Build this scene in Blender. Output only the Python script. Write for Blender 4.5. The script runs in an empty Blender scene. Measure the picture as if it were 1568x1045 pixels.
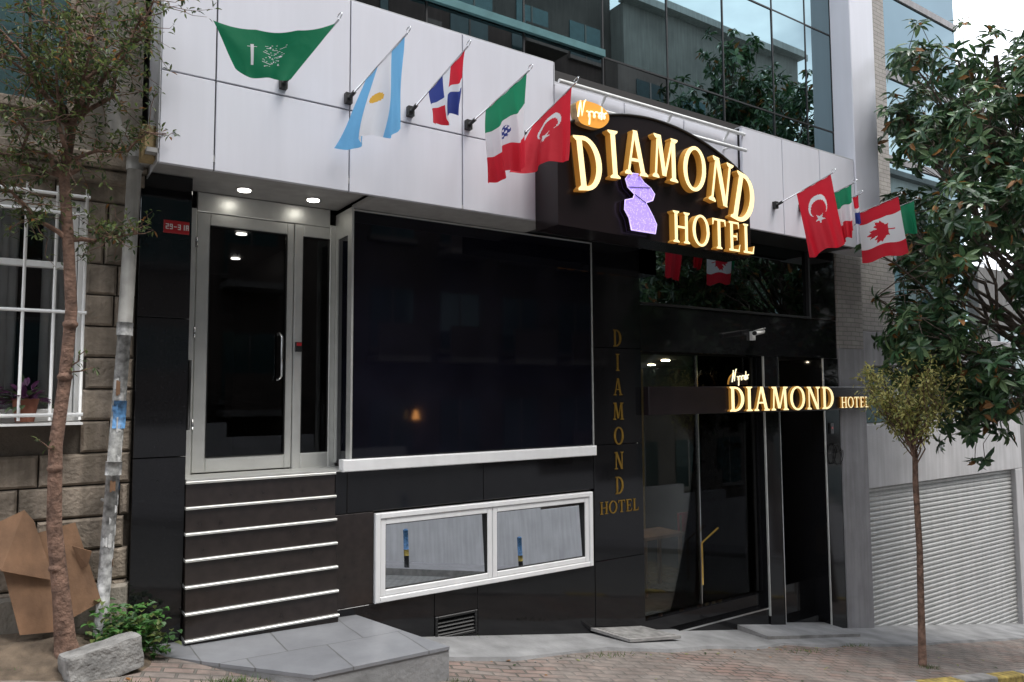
import bpy, math, random
from mathutils import Vector, Matrix
random.seed(7)
SC=bpy.context.scene
COL=bpy.context.collection
SL=-0.165
def gz(x): return SL*x

# ------------------------------------------------------------------ materials
def newmat(name):
    m=bpy.data.materials.new(name); m.use_nodes=True
    nt=m.node_tree; b=nt.nodes['Principled BSDF']
    return m,nt,b
def setin(b,k,v):
    if k in b.inputs: b.inputs[k].default_value=v
def pmat(name,col,rough=0.6,metal=0.0,var=0.15,scale=6.0,bump=0.0,bscale=40.0,spec=0.5,rvar=0.0,streak=0.0):
    m,nt,b=newmat(name); N=nt.nodes; L=nt.links
    tc=N.new('ShaderNodeTexCoord')
    n=N.new('ShaderNodeTexNoise'); n.inputs['Scale'].default_value=scale; n.inputs['Detail'].default_value=4
    L.new(tc.outputs['Object'],n.inputs['Vector'])
    r=N.new('ShaderNodeValToRGB')
    r.color_ramp.elements[0].position=0.3; r.color_ramp.elements[1].position=0.7
    c=Vector(col[:3])
    lo=c*(1-var); hi=c*(1+var)
    r.color_ramp.elements[0].color=(*lo,1); r.color_ramp.elements[1].color=(min(hi[0],1),min(hi[1],1),min(hi[2],1),1)
    L.new(n.outputs['Fac'],r.inputs['Fac'])
    out=r.outputs['Color']
    if streak>0:
        mp=N.new('ShaderNodeMapping'); mp.inputs['Scale'].default_value=(9,9,0.7)
        L.new(tc.outputs['Object'],mp.inputs['Vector'])
        n2=N.new('ShaderNodeTexNoise'); n2.inputs['Scale'].default_value=1.3; n2.inputs['Detail'].default_value=5
        L.new(mp.outputs['Vector'],n2.inputs['Vector'])
        r2=N.new('ShaderNodeValToRGB'); r2.color_ramp.elements[0].position=0.38; r2.color_ramp.elements[1].position=0.66
        r2.color_ramp.elements[0].color=(1-streak,1-streak,1-streak*1.05,1); r2.color_ramp.elements[1].color=(1,1,1,1)
        L.new(n2.outputs['Fac'],r2.inputs['Fac'])
        mx=N.new('ShaderNodeMix'); mx.data_type='RGBA'; mx.blend_type='MULTIPLY'; mx.inputs[0].default_value=1
        L.new(out,mx.inputs[6]); L.new(r2.outputs['Color'],mx.inputs[7]); out=mx.outputs[2]
    L.new(out,b.inputs['Base Color'])
    b.inputs['Roughness'].default_value=rough
    if rvar>0:
        mr=N.new('ShaderNodeMapRange'); mr.inputs[3].default_value=max(rough-rvar,0.01); mr.inputs[4].default_value=rough+rvar
        L.new(n.outputs['Fac'],mr.inputs[0]); L.new(mr.outputs[0],b.inputs['Roughness'])
    b.inputs['Metallic'].default_value=metal
    setin(b,'Specular IOR Level',spec)
    if bump>0:
        n3=N.new('ShaderNodeTexNoise'); n3.inputs['Scale'].default_value=bscale; n3.inputs['Detail'].default_value=4
        L.new(tc.outputs['Object'],n3.inputs['Vector'])
        bp=N.new('ShaderNodeBump'); bp.inputs['Strength'].default_value=bump; bp.inputs['Distance'].default_value=0.02
        L.new(n3.outputs['Fac'],bp.inputs['Height']); L.new(bp.outputs['Normal'],b.inputs['Normal'])
    return m
def emat(name,col,strength,base=None,speck=False,light=False):
    m,nt,b=newmat(name)
    b.inputs['Base Color'].default_value=(*(base or col),1)
    b.inputs['Emission Color'].default_value=(*col,1); b.inputs['Emission Strength'].default_value=strength
    b.inputs['Roughness'].default_value=0.35
    if speck:
        N=nt.nodes;L=nt.links
        tc=N.new('ShaderNodeTexCoord'); v=N.new('ShaderNodeTexVoronoi'); v.inputs['Scale'].default_value=48
        L.new(tc.outputs['Object'],v.inputs['Vector']); r=N.new('ShaderNodeValToRGB')
        r.color_ramp.elements[0].color=(1,.85,1,1); r.color_ramp.elements[1].color=(*col,1)
        r.color_ramp.elements[0].position=.10; r.color_ramp.elements[1].position=.45
        L.new(v.outputs['Distance'],r.inputs[0]); L.new(r.outputs[0],b.inputs['Emission Color'])
    if not light:
        try: m.cycles.emission_sampling='NONE'
        except Exception: pass
    return m
def glassmat(name,tint,refl=(0.9,0.95,1.0),rough=0.01,ior=1.5,extra=0.0):
    m=bpy.data.materials.new(name); m.use_nodes=True; nt=m.node_tree; N=nt.nodes; L=nt.links
    for n in list(N): N.remove(n)
    o=N.new('ShaderNodeOutputMaterial'); mx=N.new('ShaderNodeMixShader'); t=N.new('ShaderNodeBsdfTransparent'); g=N.new('ShaderNodeBsdfGlossy')
    t.inputs['Color'].default_value=(*tint,1); g.inputs['Color'].default_value=(*refl,1); g.inputs['Roughness'].default_value=rough
    fr=N.new('ShaderNodeFresnel'); fr.inputs['IOR'].default_value=ior
    ad=N.new('ShaderNodeMath'); ad.operation='ADD'; ad.inputs[1].default_value=extra; ad.use_clamp=True
    L.new(fr.outputs[0],ad.inputs[0]); L.new(ad.outputs[0],mx.inputs[0]); L.new(t.outputs[0],mx.inputs[1]); L.new(g.outputs[0],mx.inputs[2]); L.new(mx.outputs[0],o.inputs[0])
    return m
def brickmat(name,c1,c2,mortar,bw,bh,ms=0.01,rough=0.85,plane='XZ',bump=0.4,noise=0.3,rot=0.0,patch=None):
    m,nt,b=newmat(name); N=nt.nodes; L=nt.links
    tc=N.new('ShaderNodeTexCoord'); sep=N.new('ShaderNodeSeparateXYZ'); com=N.new('ShaderNodeCombineXYZ')
    L.new(tc.outputs['Object'],sep.inputs[0])
    L.new(sep.outputs[0],com.inputs[0]); L.new(sep.outputs[2 if plane=='XZ' else 1],com.inputs[1])
    src=com.outputs[0]
    nz=N.new('ShaderNodeTexNoise'); nz.inputs['Scale'].default_value=2.5; nz.inputs['Detail'].default_value=3
    L.new(src,nz.inputs['Vector'])
    vm=N.new('ShaderNodeVectorMath'); vm.operation='SCALE'; vm.inputs[3].default_value=0.03
    L.new(nz.outputs['Color'],vm.inputs[0]); va=N.new('ShaderNodeVectorMath'); va.operation='ADD'
    L.new(src,va.inputs[0]); L.new(vm.outputs[0],va.inputs[1])
    mp=N.new('ShaderNodeMapping'); mp.inputs['Rotation'].default_value=(0,0,rot); L.new(va.outputs[0],mp.inputs['Vector'])
    bt=N.new('ShaderNodeTexBrick'); bt.inputs['Scale'].default_value=1; bt.inputs['Brick Width'].default_value=bw; bt.inputs['Row Height'].default_value=bh
    bt.inputs['Mortar Size'].default_value=ms; bt.inputs['Color1'].default_value=(*c1,1); bt.inputs['Color2'].default_value=(*c2,1); bt.inputs['Mortar'].default_value=(*mortar,1)
    bt.inputs['Mortar Smooth'].default_value=0.3
    L.new(mp.outputs['Vector'],bt.inputs['Vector'])
    n=N.new('ShaderNodeTexNoise'); n.inputs['Scale'].default_value=3; n.inputs['Detail'].default_value=7; n.inputs['Roughness'].default_value=0.7
    L.new(tc.outputs['Object'],n.inputs['Vector'])
    r=N.new('ShaderNodeValToRGB'); r.color_ramp.elements[0].position=0.3; r.color_ramp.elements[1].position=0.75
    k=1-noise; r.color_ramp.elements[0].color=(k,k,k,1); r.color_ramp.elements[1].color=(1+noise*.6,1+noise*.6,1+noise*.55,1)
    L.new(n.outputs['Fac'],r.inputs['Fac'])
    bc=bt.outputs['Color']
    if patch:
        n4=N.new('ShaderNodeTexNoise'); n4.inputs['Scale'].default_value=0.9; n4.inputs['Detail'].default_value=7; n4.inputs['Roughness'].default_value=0.65
        L.new(tc.outputs['Object'],n4.inputs['Vector']); r4=N.new('ShaderNodeValToRGB'); r4.color_ramp.elements[0].position=.42; r4.color_ramp.elements[1].position=.56
        L.new(n4.outputs['Fac'],r4.inputs['Fac']); m4=N.new('ShaderNodeMix'); m4.data_type='RGBA'
        mm=N.new('ShaderNodeMath'); mm.operation='MULTIPLY'; mm.inputs[1].default_value=.7; L.new(r4.outputs['Color'],mm.inputs[0]); L.new(mm.outputs[0],m4.inputs[0])
        L.new(bc,m4.inputs[6]); m4.inputs[7].default_value=(*patch,1); bc=m4.outputs[2]
    mx=N.new('ShaderNodeMix'); mx.data_type='RGBA'; mx.blend_type='MULTIPLY'; mx.inputs[0].default_value=1
    L.new(bc,mx.inputs[6]); L.new(r.outputs['Color'],mx.inputs[7]); L.new(mx.outputs[2],b.inputs['Base Color'])
    b.inputs['Roughness'].default_value=rough
    bp=N.new('ShaderNodeBump'); bp.inputs['Strength'].default_value=bump; bp.inputs['Distance'].default_value=0.02
    ad=N.new('ShaderNodeMath'); ad.operation='MULTIPLY_ADD'; ad.inputs[1].default_value=-1.0
    L.new(bt.outputs['Fac'],ad.inputs[0]); L.new(n.outputs['Fac'],ad.inputs[2]); L.new(ad.outputs[0],bp.inputs['Height'])
    L.new(bp.outputs['Normal'],b.inputs['Normal'])
    return m

M={}
M['clad']=pmat('white_cladding',(0.64,0.64,0.69),0.30,0.0,0.03,0.8,spec=0.5,streak=0.035)
M['clad2']=pmat('cladding_edge',(0.45,0.45,0.47),0.5,var=0.1)
M['joint']=pmat('joint_black',(0.01,0.01,0.01),0.8)
M['soffit']=pmat('soffit_grey',(0.34,0.33,0.32),0.6,var=0.1,streak=0.1)
M['granite']=pmat('black_granite',(0.008,0.008,0.009),0.07,0,0.6,70,spec=0.46,rvar=0.04)
M['panel']=pmat('black_glass_panel',(0.005,0.005,0.009),0.04,0,0.3,2,spec=0.32,rvar=0.03)
M['riser']=pmat('riser_stone',(0.024,0.018,0.016),0.16,0,0.22,12,spec=0.55,rvar=0.05)
M['alu']=pmat('brushed_aluminium',(0.66,0.66,0.63),0.36,0.6,0.05,8)
M['chrome']=pmat('steel',(0.7,0.7,0.7),0.2,1.0,0.05,8)
M['white']=pmat('white_pvc',(0.80,0.80,0.80),0.3,0,0.03,3,streak=0.05)
M['darkmetal']=pmat('dark_metal',(0.02,0.02,0.02),0.45,0.2)
M['mirror']=pmat('mirror_film_glass',(0.74,0.76,0.77),0.01,1.0,0.04,1.5)
M['bglass']=pmat('curtain_wall_glass',(0.19,0.27,0.29),0.012,1.0,0.08,0.6)
M['eglass']=pmat('tinted_window_glass',(0.15,0.17,0.18),0.015,1.0,0.1,1)
M['teal']=pmat('teal_frame',(0.09,0.20,0.21),0.35,0.2)
M['doorglass']=glassmat('door_glass',(0.45,0.45,0.45),(.8,.82,.85),ior=1.45)
M['entglass']=glassmat('entrance_glass',(0.85,0.85,0.80),(.5,.52,.55),ior=1.35)
M['winglass']=glassmat('house_glass',(0.85,0.85,0.85),(.8,.82,.85),ior=1.4)
M['dark']=pmat('dark_interior',(0.018,0.015,0.013),0.6)
M['dark2']=pmat('interior_floor',(0.16,0.14,0.10),0.15)
M['curtA']=pmat('curtain_gold',(0.30,0.24,0.12),0.7)
M['wood']=pmat('table_wood',(0.24,0.13,0.07),0.4,var=.3)
M['lamp']=emat('downlight',(1.0,0.97,0.88),14,light=True)
M['lampi']=emat('interior_downlight',(1.0,0.85,0.62),130,light=True)
M['lampw']=emat('lamp_warm',(1.0,0.42,0.12),18)
M['gold']=emat('lit_letter_face',(1.0,0.83,0.46),1.0,(0.8,0.6,0.25))
M['goldside']=emat('letter_side',(1.0,0.42,0.06),0.14,(0.50,0.26,0.05))
M['goldflat']=pmat('gold_vinyl',(0.24,0.14,0.02),0.35,0.4,0.25,12)
M['violet']=emat('violet_led',(0.33,0.20,0.90),0.62,(0.45,0.35,0.8),speck=True)
M['violet2']=emat('violet_edge',(0.65,0.50,1.0),0.8,(0.6,0.5,0.9))
M['orange']=emat('orange_logo',(1.0,0.42,0.06),0.30,(0.8,0.35,0.05))
M['cream']=emat('cream_script',(1.0,0.9,0.6),0.9)
M['signbox']=pmat('sign_box_dark',(0.012,0.008,0.009),0.25,spec=0.4)
M['red']=pmat('red_enamel',(0.42,0.015,0.02),0.35,var=0.08)
M['whitep']=pmat('white_paint',(0.75,0.75,0.73),0.5,var=0.06)
M['stone']=pmat('old_stone',(0.29,0.24,0.19),0.9,0,0.35,5,bump=0.8,bscale=30,streak=0.35)
M['stonej']=pmat('stone_joint',(0.09,0.075,0.06),0.95,bump=0.5)
M['stucco']=pmat('stucco_beige',(0.28,0.25,0.21),0.9,0,0.25,3,bump=0.4,streak=0.35)
M['pipe']=pmat('grey_pipe',(0.36,0.35,0.33),0.6,0,0.2,8,streak=0.3,bump=0.1)
M['pipe2']=pmat('pipe_worn',(0.42,0.42,0.42),0.7,0,0.6,22,streak=0.5,bump=0.3)
M['paper']=pmat('torn_paper',(0.50,0.50,0.49),0.8,0,0.35,30)
M['blue']=pmat('sticker_blue',(0.08,0.20,0.38),0.5,var=0.6,scale=30)
M['bark']=pmat('bark',(0.16,0.095,0.068),0.95,0,0.5,14,bump=1.0,bscale=35)
M['bark2']=pmat('bark_light',(0.13,0.10,0.08),0.95,0,0.4,20,bump=0.8,bscale=50)
M['card']=pmat('cardboard',(0.20,0.11,0.06),0.85,0,0.3,5,bump=0.15,streak=.25)
M['conc']=pmat('concrete_block',(0.22,0.215,0.205),0.9,0,0.4,9,bump=1.0,bscale=28)
M['kerb']=pmat('kerb_stone',(0.26,0.25,0.24),0.9,0,0.3,6,bump=0.6,bscale=30)
M['kerby']=pmat('kerb_yellow',(0.34,0.25,0.06),0.85,0,0.6,9,bump=0.5,bscale=30)
M['apron']=pmat('concrete_apron',(0.25,0.25,0.25),0.85,0,0.28,3,bump=0.4,bscale=25)
M['tile']=brickmat('grey_tile',(0.215,0.22,0.235),(0.245,0.25,0.265),(0.13,0.13,0.13),0.62,0.62,0.006,0.32,'XY',0.12,0.2)
M['paver']=brickmat('worn_pavers',(0.27,0.18,0.15),(0.25,0.21,0.19),(0.11,0.10,0.085),0.22,0.11,0.012,0.9,'XY',0.9,0.5,0.3,patch=(0.225,0.20,0.18))
M['road']=brickmat('road_setts',(0.24,0.238,0.23),(0.27,0.265,0.26),(0.14,0.14,0.13),0.14,0.12,0.012,0.85,'XY',0.5,0.3)
M['soil']=pmat('soil',(0.11,0.082,0.057),0.95,0,0.4,9,bump=1.0,bscale=20)
M['shutter']=pmat('roller_shutter',(0.50,0.50,0.49),0.55,0.1,0.06,3,streak=0.15)
M['plaster']=pmat('white_plaster',(0.58,0.57,0.58),0.8,0,0.08,2,bump=0.2,streak=0.15)
M['plasterg']=pmat('grey_plaster',(0.32,0.31,0.32),0.8,0,0.12,3,bump=0.2,streak=0.2)
M['beige']=brickmat('beige_brick_tile',(0.38,0.35,0.32),(0.34,0.31,0.29),(0.22,0.21,0.19),0.22,0.07,0.008,0.8,'XZ',0.3,0.2)
M['opA']=pmat('opposite_beige',(0.22,0.20,0.18),0.85,0,0.2,1,streak=0.2)
M['opB']=pmat('opposite_white',(0.42,0.41,0.39),0.85,0,0.15,1,streak=0.2)
M['opC']=pmat('opposite_brown',(0.095,0.075,0.065),0.85,0,0.25,1,streak=0.25)
M['opT']=pmat('opposite_trim',(0.18,0.175,0.17),0.85,0,0.2,1,streak=0.2)
M['opW']=pmat('opposite_window',(0.06,0.11,0.115),0.1,0.2)
M['rust']=pmat('rusty_box',(0.33,0.24,0.12),0.7,0,0.4,10)
M['curtain']=pmat('net_curtain',(0.66,0.66,0.64),0.9,0,0.1,6)
M['terra']=pmat('terracotta',(0.20,0.07,0.04),0.8)
def leafmat(name,col,rough=0.4,trans=0.25):
    m,nt,b=newmat(name); N=nt.nodes; L=nt.links
    n=N.new('ShaderNodeTexNoise'); n.inputs['Scale'].default_value=1.7; n.inputs['Detail'].default_value=2
    tc=N.new('ShaderNodeTexCoord'); L.new(tc.outputs['Object'],n.inputs['Vector'])
    r=N.new('ShaderNodeValToRGB'); c=Vector(col); r.color_ramp.elements[0].position=.35; r.color_ramp.elements[1].position=.65
    r.color_ramp.elements[0].color=(*(c*.65),1); r.color_ramp.elements[1].color=(*(c*1.3),1)
    L.new(n.outputs['Fac'],r.inputs['Fac']); L.new(r.outputs['Color'],b.inputs['Base Color'])
    b.inputs['Roughness'].default_value=rough
    t=N.new('ShaderNodeBsdfTranslucent'); L.new(r.outputs['Color'],t.inputs['Color'])
    mx=N.new('ShaderNodeMixShader'); mx.inputs[0].default_value=trans
    o=N['Material Output']; L.new(b.outputs[0],mx.inputs[1]); L.new(t.outputs[0],mx.inputs[2]); L.new(mx.outputs[0],o.inputs[0])
    return m
M['mg1']=leafmat('magnolia_dark',(0.035,0.080,0.036),0.3)
M['mg2']=leafmat('magnolia_mid',(0.058,0.12,0.048),0.3)
M['mg3']=leafmat('magnolia_light',(0.13,0.20,0.09),0.36)
M['mg4']=leafmat('magnolia_brown',(0.26,0.12,0.035),0.6)
M['lf1']=leafmat('leaf_small_a',(0.09,0.125,0.035),0.5,0.35)
M['lf2']=leafmat('leaf_small_b',(0.13,0.165,0.05),0.5,0.35)
M['lf3']=leafmat('leaf_small_dark',(0.045,0.075,0.028),0.5)
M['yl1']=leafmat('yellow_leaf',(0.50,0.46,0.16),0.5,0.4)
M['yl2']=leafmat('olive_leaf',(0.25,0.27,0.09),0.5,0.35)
M['pl1']=leafmat('weed_green',(0.06,0.155,0.035),0.5,0.3)
M['purp']=leafmat('purple_leaf',(0.10,0.03,0.09),0.5,0.2)
def clothmat(name,col):
    m,nt,b=newmat(name); N=nt.nodes; L=nt.links
    b.inputs['Base Color'].default_value=(*col,1); b.inputs['Roughness'].default_value=0.7
    w=N.new('ShaderNodeTexNoise'); w.inputs['Scale'].default_value=9; tc=N.new('ShaderNodeTexCoord'); L.new(tc.outputs['Object'],w.inputs['Vector'])
    bp=N.new('ShaderNodeBump'); bp.inputs['Strength'].default_value=0.25; bp.inputs['Distance'].default_value=0.03
    L.new(w.outputs['Fac'],bp.inputs['Height']); L.new(bp.outputs['Normal'],b.inputs['Normal'])
    t=N.new('ShaderNodeBsdfTranslucent'); t.inputs['Color'].default_value=(*col,1)
    mx=N.new('ShaderNodeMixShader'); mx.inputs[0].default_value=0.45
    o=N['Material Output']; L.new(b.outputs[0],mx.inputs[1]); L.new(t.outputs[0],mx.inputs[2]); L.new(mx.outputs[0],o.inputs[0])
    return m
M['cR']=clothmat('cloth_red',(0.62,0.012,0.03)); M['cW']=clothmat('cloth_white',(0.76,0.76,0.78)); M['cG']=clothmat('cloth_green',(0.01,0.24,0.11))
M['cG2']=clothmat('cloth_dark_green',(0.008,0.19,0.085)); M['cB']=clothmat('cloth_blue',(0.03,0.05,0.25)); M['cS']=clothmat('cloth_sky',(0.16,0.44,0.72)); M['cY']=clothmat('cloth_yellow',(0.75,0.42,0.05))

# ------------------------------------------------------------------ mesh builder
class MB:
    def __init__(s): s.v=[]; s.f=[]; s.m=[]; s.mats=[]; s.smooth=[]
    def mi(s,k):
        if k not in s.mats: s.mats.append(k)
        return s.mats.index(k)
    def face(s,pts,k,sm=False):
        b=len(s.v); s.v+= [tuple(p) for p in pts]; s.f.append(tuple(range(b,b+len(pts)))); s.m.append(s.mi(k)); s.smooth.append(sm)
    def faces(s,pts,fs,k,sm=False):
        b=len(s.v); s.v+=[tuple(p) for p in pts]; i=s.mi(k)
        for f in fs: s.f.append(tuple(b+j for j in f)); s.m.append(i); s.smooth.append(sm)
    def box(s,x0,x1,y0,y1,z0,z1,k):
        p=[Vector((x,y,z)) for z in (z0,z1) for y in (y0,y1) for x in (x0,x1)]
        s.faces(p,[(0,2,3,1),(4,5,7,6),(0,1,5,4),(2,6,7,3),(0,4,6,2),(1,3,7,5)],k)
    def bbox(s,x0,x1,y0,y1,z0,z1,k,c=0.01,jit=0.0):
        j=lambda:random.uniform(-jit,jit)
        A=[(x0,y1,z0),(x1,y1,z0),(x1,y1,z1),(x0,y1,z1)]
        B=[(x0,y0+c,z0),(x1,y0+c,z0),(x1,y0+c,z1),(x0,y0+c,z1)]
        C=[(x0+c+j(),y0+j(),z0+c+j()),(x1-c+j(),y0+j(),z0+c+j()),(x1-c+j(),y0+j(),z1-c+j()),(x0+c+j(),y0+j(),z1-c+j())]
        fs=[(8,9,10,11)]
        for i in range(4):
            n=(i+1)%4
            fs.append((i,n,4+n,4+i)); fs.append((4+i,4+n,8+n,8+i))
        s.faces(A+B+C,fs,k)
    def prism(s,poly,y0,y1,kf,ks):
        n=len(poly)
        a=[Vector((p[0],y0,p[1])) for p in poly]; b=[Vector((p[0],y1,p[1])) for p in poly]
        s.face(a,kf)
        for i in range(n):
            j=(i+1)%n; s.face([a[i],b[i],b[j],a[j]],ks)
    def tube(s,pts,rad,k,seg=8,cap=True):
        if not isinstance(rad,(list,tuple)): rad=[rad]*len(pts)
        pts=[Vector(p) for p in pts]; base=len(s.v); ref=None
        for i,p in enumerate(pts):
            d=(pts[min(i+1,len(pts)-1)]-pts[max(i-1,0)])
            if d.length<1e-9: d=Vector((0,0,1))
            d.normalize()
            if ref is None: ref=Vector((1,0,0)) if abs(d.x)<0.8 else Vector((0,1,0))
            a=d.cross(ref)
            if a.length<1e-4: a=d.cross(Vector((0,1,0.3)))
            a.normalize(); b=d.cross(a)
            for q in range(seg):
                t=2*math.pi*q/seg; s.v.append(tuple(p+(a*math.cos(t)+b*math.sin(t))*rad[i]))
        mi=s.mi(k)
        for i in range(len(pts)-1):
            for q in range(seg):
                r=(q+1)%seg
                s.f.append((base+i*seg+q,base+i*seg+r,base+(i+1)*seg+r,base+(i+1)*seg+q)); s.m.append(mi); s.smooth.append(True)
        if cap:
            s.f.append(tuple(base+q for q in range(seg))); s.m.append(mi); s.smooth.append(False)
            s.f.append(tuple(base+(len(pts)-1)*seg+q for q in reversed(range(seg)))); s.m.append(mi); s.smooth.append(False)
    def ellipsoid(s,c,r,k,nu=16,nv=10):
        c=Vector(c); P=[]
        for i in range(nv+1):
            th=math.pi*i/nv
            for j in range(nu):
                ph=2*math.pi*j/nu; P.append(c+Vector((r[0]*math.sin(th)*math.cos(ph),r[1]*math.sin(th)*math.sin(ph),r[2]*math.cos(th))))
        fs=[]
        for i in range(nv):
            for j in range(nu):
                j2=(j+1)%nu; fs.append((i*nu+j,i*nu+j2,(i+1)*nu+j2,(i+1)*nu+j))
        s.faces(P,fs,k,True)
    def leaf(s,p,d,up,L,W,k,fold=0.25,droop=0.15):
        d=d.normalized(); sd=d.cross(up)
        if sd.length<1e-3: sd=d.cross(Vector((1,0,0)))
        sd.normalize(); n=sd.cross(d)
        a=p; m1=p+d*L*0.35; m2=p+d*L*0.72-n*L*droop*0.5; t=p+d*L-n*L*droop
        l1=p+d*L*0.35+sd*W*0.5+n*W*fold; r1=p+d*L*0.35-sd*W*0.5+n*W*fold
        l2=p+d*L*0.72+sd*W*0.42+n*(W*fold-L*droop*0.5); r2=p+d*L*0.72-sd*W*0.42+n*(W*fold-L*droop*0.5)
        s.faces([a,m1,m2,t,l1,l2,r1,r2],[(0,1,4),(1,2,5,4),(2,3,5),(0,6,1),(1,6,7,2),(2,7,3)],k)
    def build(s,name,parent=None):
        me=bpy.data.meshes.new(name); me.from_pydata(s.v,[],s.f)
        for k in s.mats: me.materials.append(M[k])
        me.polygons.foreach_set('material_index',s.m); me.polygons.foreach_set('use_smooth',s.smooth); me.update()
        ob=bpy.data.objects.new(name,me); COL.objects.link(ob)
        if parent: ob.parent=parent
        return ob
def empty(name):
    e=bpy.data.objects.new(name,None); COL.objects.link(e); return e

# ------------------------------------------------------------------ ground
g=MB()
xs=[-90,-20,-8,-4,0,4,8,12,16,24,40,80,160]
for a,b in zip(xs[:-1],xs[1:]):
    g.face([(a,-80,gz(a)-0.14),(b,-80,gz(b)-0.14),(b,80,gz(b)-0.14),(a,80,gz(a)-0.14)],'road')
g.build('ground_street')
g=MB(); x0,x1=-20,40
n=240
def pz(x,y): return gz(x)+0.006*math.sin(x*2.1+y*3)+0.005*math.sin(x*5.3-y*4.1)
for i in range(n):
    a=x0+(x1-x0)*i/n; b=x0+(x1-x0)*(i+1)/n
    for j in range(6):
        c=-2.05+2.35*j/6; d=-2.05+2.35*(j+1)/6
        g.face([(a,c,pz(a,c)),(b,c,pz(b,c)),(b,d,pz(b,d)),(a,d,pz(a,d))],'paver')
g.build('pavement')
g=MB()
x=-12.0; i=0
while x<34:
    w=0.78; k='kerby' if (i%2==0 and x>6) else 'kerb'
    h=random.uniform(0.0,0.015)
    p=[]
    for zz,ins in ((-0.2,0),(0.004+h,0),(0.018+h,0.012)):
        for (u,v) in ((0,-2.22),(w-0.015,-2.22),(w-0.015,-2.05),(0,-2.05)):
            uu=u+ins*(1 if u==0 else -1); vv=v+ins*(1 if v<-2.1 else -1)
            p.append((x+uu,vv,gz(x+uu)+zz))
    fs=[(8,9,10,11)]
    for r in (0,4):
        for q in range(4):
            q2=(q+1)%4; fs.append((r+q,r+q2,r+4+q2,r+4+q))
    g.faces(p,fs,k); x+=w; i+=1
g.build('kerb')
g=MB()
for i in range(30):
    a=-15+2*i; b=a+2
    g.face([(a,-10.5,gz(a)+0.0),(b,-10.5,gz(b)+0.0),(b,-8.0,gz(b)+0.0),(a,-8.0,gz(a)+0.0)],'plasterg')
    g.face([(a,-8.0,gz(a)),(b,-8.0,gz(b)),(b,-8.0,gz(b)-0.2),(a,-8.0,gz(a)-0.2)],'kerb')
g.build('pavement_opposite')
g=MB()
pts=[(2.7,-0.35),(3.3,-0.66),(3.9,-0.72),(4.4,-0.66),(5.2,-0.52),(5.9,-0.68),(6.6,-0.60),(7.3,-0.72),(8.0,-0.60),(8.6,-0.74),(9.2,-0.70),(10.4,-0.88),(12.0,-0.8),(20,-0.8)]
for (a,ya),(b,yb) in zip(pts[:-1],pts[1:]):
    za=gz(a)+0.03; zb=gz(b)+0.03
    g.face([(a,ya,za),(b,yb,zb),(b,0.28,zb),(a,0.28,za)],'apron')
    g.face([(a,ya-.02,za-0.05),(b,yb-.02,zb-0.05),(b,yb,zb),(a,ya,za)],'apron')
g.build('concrete_apron')
g=MB()
top=[(0.86,-0.12,-0.155),(1.85,-1.2,-0.20),(2.96,-1.2,-0.21),(2.66,-0.0,-0.20),(0.86,-0.0,-0.15)]
g.face([(a,b,c) for a,b,c in top],'tile')
for i in range(4):
    a=top[i]; b=top[(i+1)%5]
    g.face([(a[0],a[1],a[2]),(a[0],a[1],a[2]-.025),(b[0],b[1],b[2]-.025),(b[0],b[1],b[2])],'tile')
    g.face([(a[0],a[1]+.01,a[2]-.025),(a[0],a[1]+.01,gz(a[0])-0.06),(b[0],b[1]+.01,gz(b[0])-0.06),(b[0],b[1]+.01,b[2]-.025)],'apron')
g.build('entrance_ramp')
g=MB()
def slab(g,pts,h,k):
    t=[(p[0],p[1],p[2]) for p in pts]; g.face(t,k); n=len(t)
    for i in range(n):
        a=t[i]; b=t[(i+1)%n]; g.face([a,(a[0],a[1],a[2]-h),(b[0],b[1],b[2]-h),b],'kerb')
slab(g,[(7.9,-0.45,gz(7.9)+0.07),(9.9,-0.45,gz(9.9)+0.07),(9.9,0.1,gz(9.9)+0.09),(7.9,0.1,gz(7.9)+0.1)],0.12,'apron')
g.build('entrance_slab')
g=MB()
slab(g,[(5.42,0.0,gz(5.42)+0.09),(5.62,-0.42,gz(5.62)+0.07),(6.42,-0.40,gz(6.42)+0.09),(6.2,0.02,gz(6.2)+0.10)],0.03,'kerb')
slab(g,[(5.50,-0.03,gz(5.50)+0.097),(5.66,-0.38,gz(5.66)+0.077),(6.36,-0.36,gz(6.36)+0.097),(6.17,-0.01,gz(6.17)+0.106)],0.006,'conc')
g.build('manhole_cover')
g=MB()
for i in range(260):
    x=random.uniform(-1,11); y=random.choice((random.uniform(-2.0,-0.1),random.gauss(-.8,.08))); z=pz(x,y)+.004
    if .8<x<3.1 and y>-1.25: continue
    if random.random()<.55:
        g.leaf(Vector((x,y,z)),Vector((random.gauss(0,1),random.gauss(0,1),.1)),Vector((0,0,1)),random.uniform(.03,.08),random.uniform(.012,.03),random.choice(('mg4','lf3','yl2')),.1,.05)
    else:
        r=random.uniform(.004,.014); g.ellipsoid((x,y,z),(r,r*.8,r*.5),'kerb',6,4)
g.build('leaf_litter')

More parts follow.
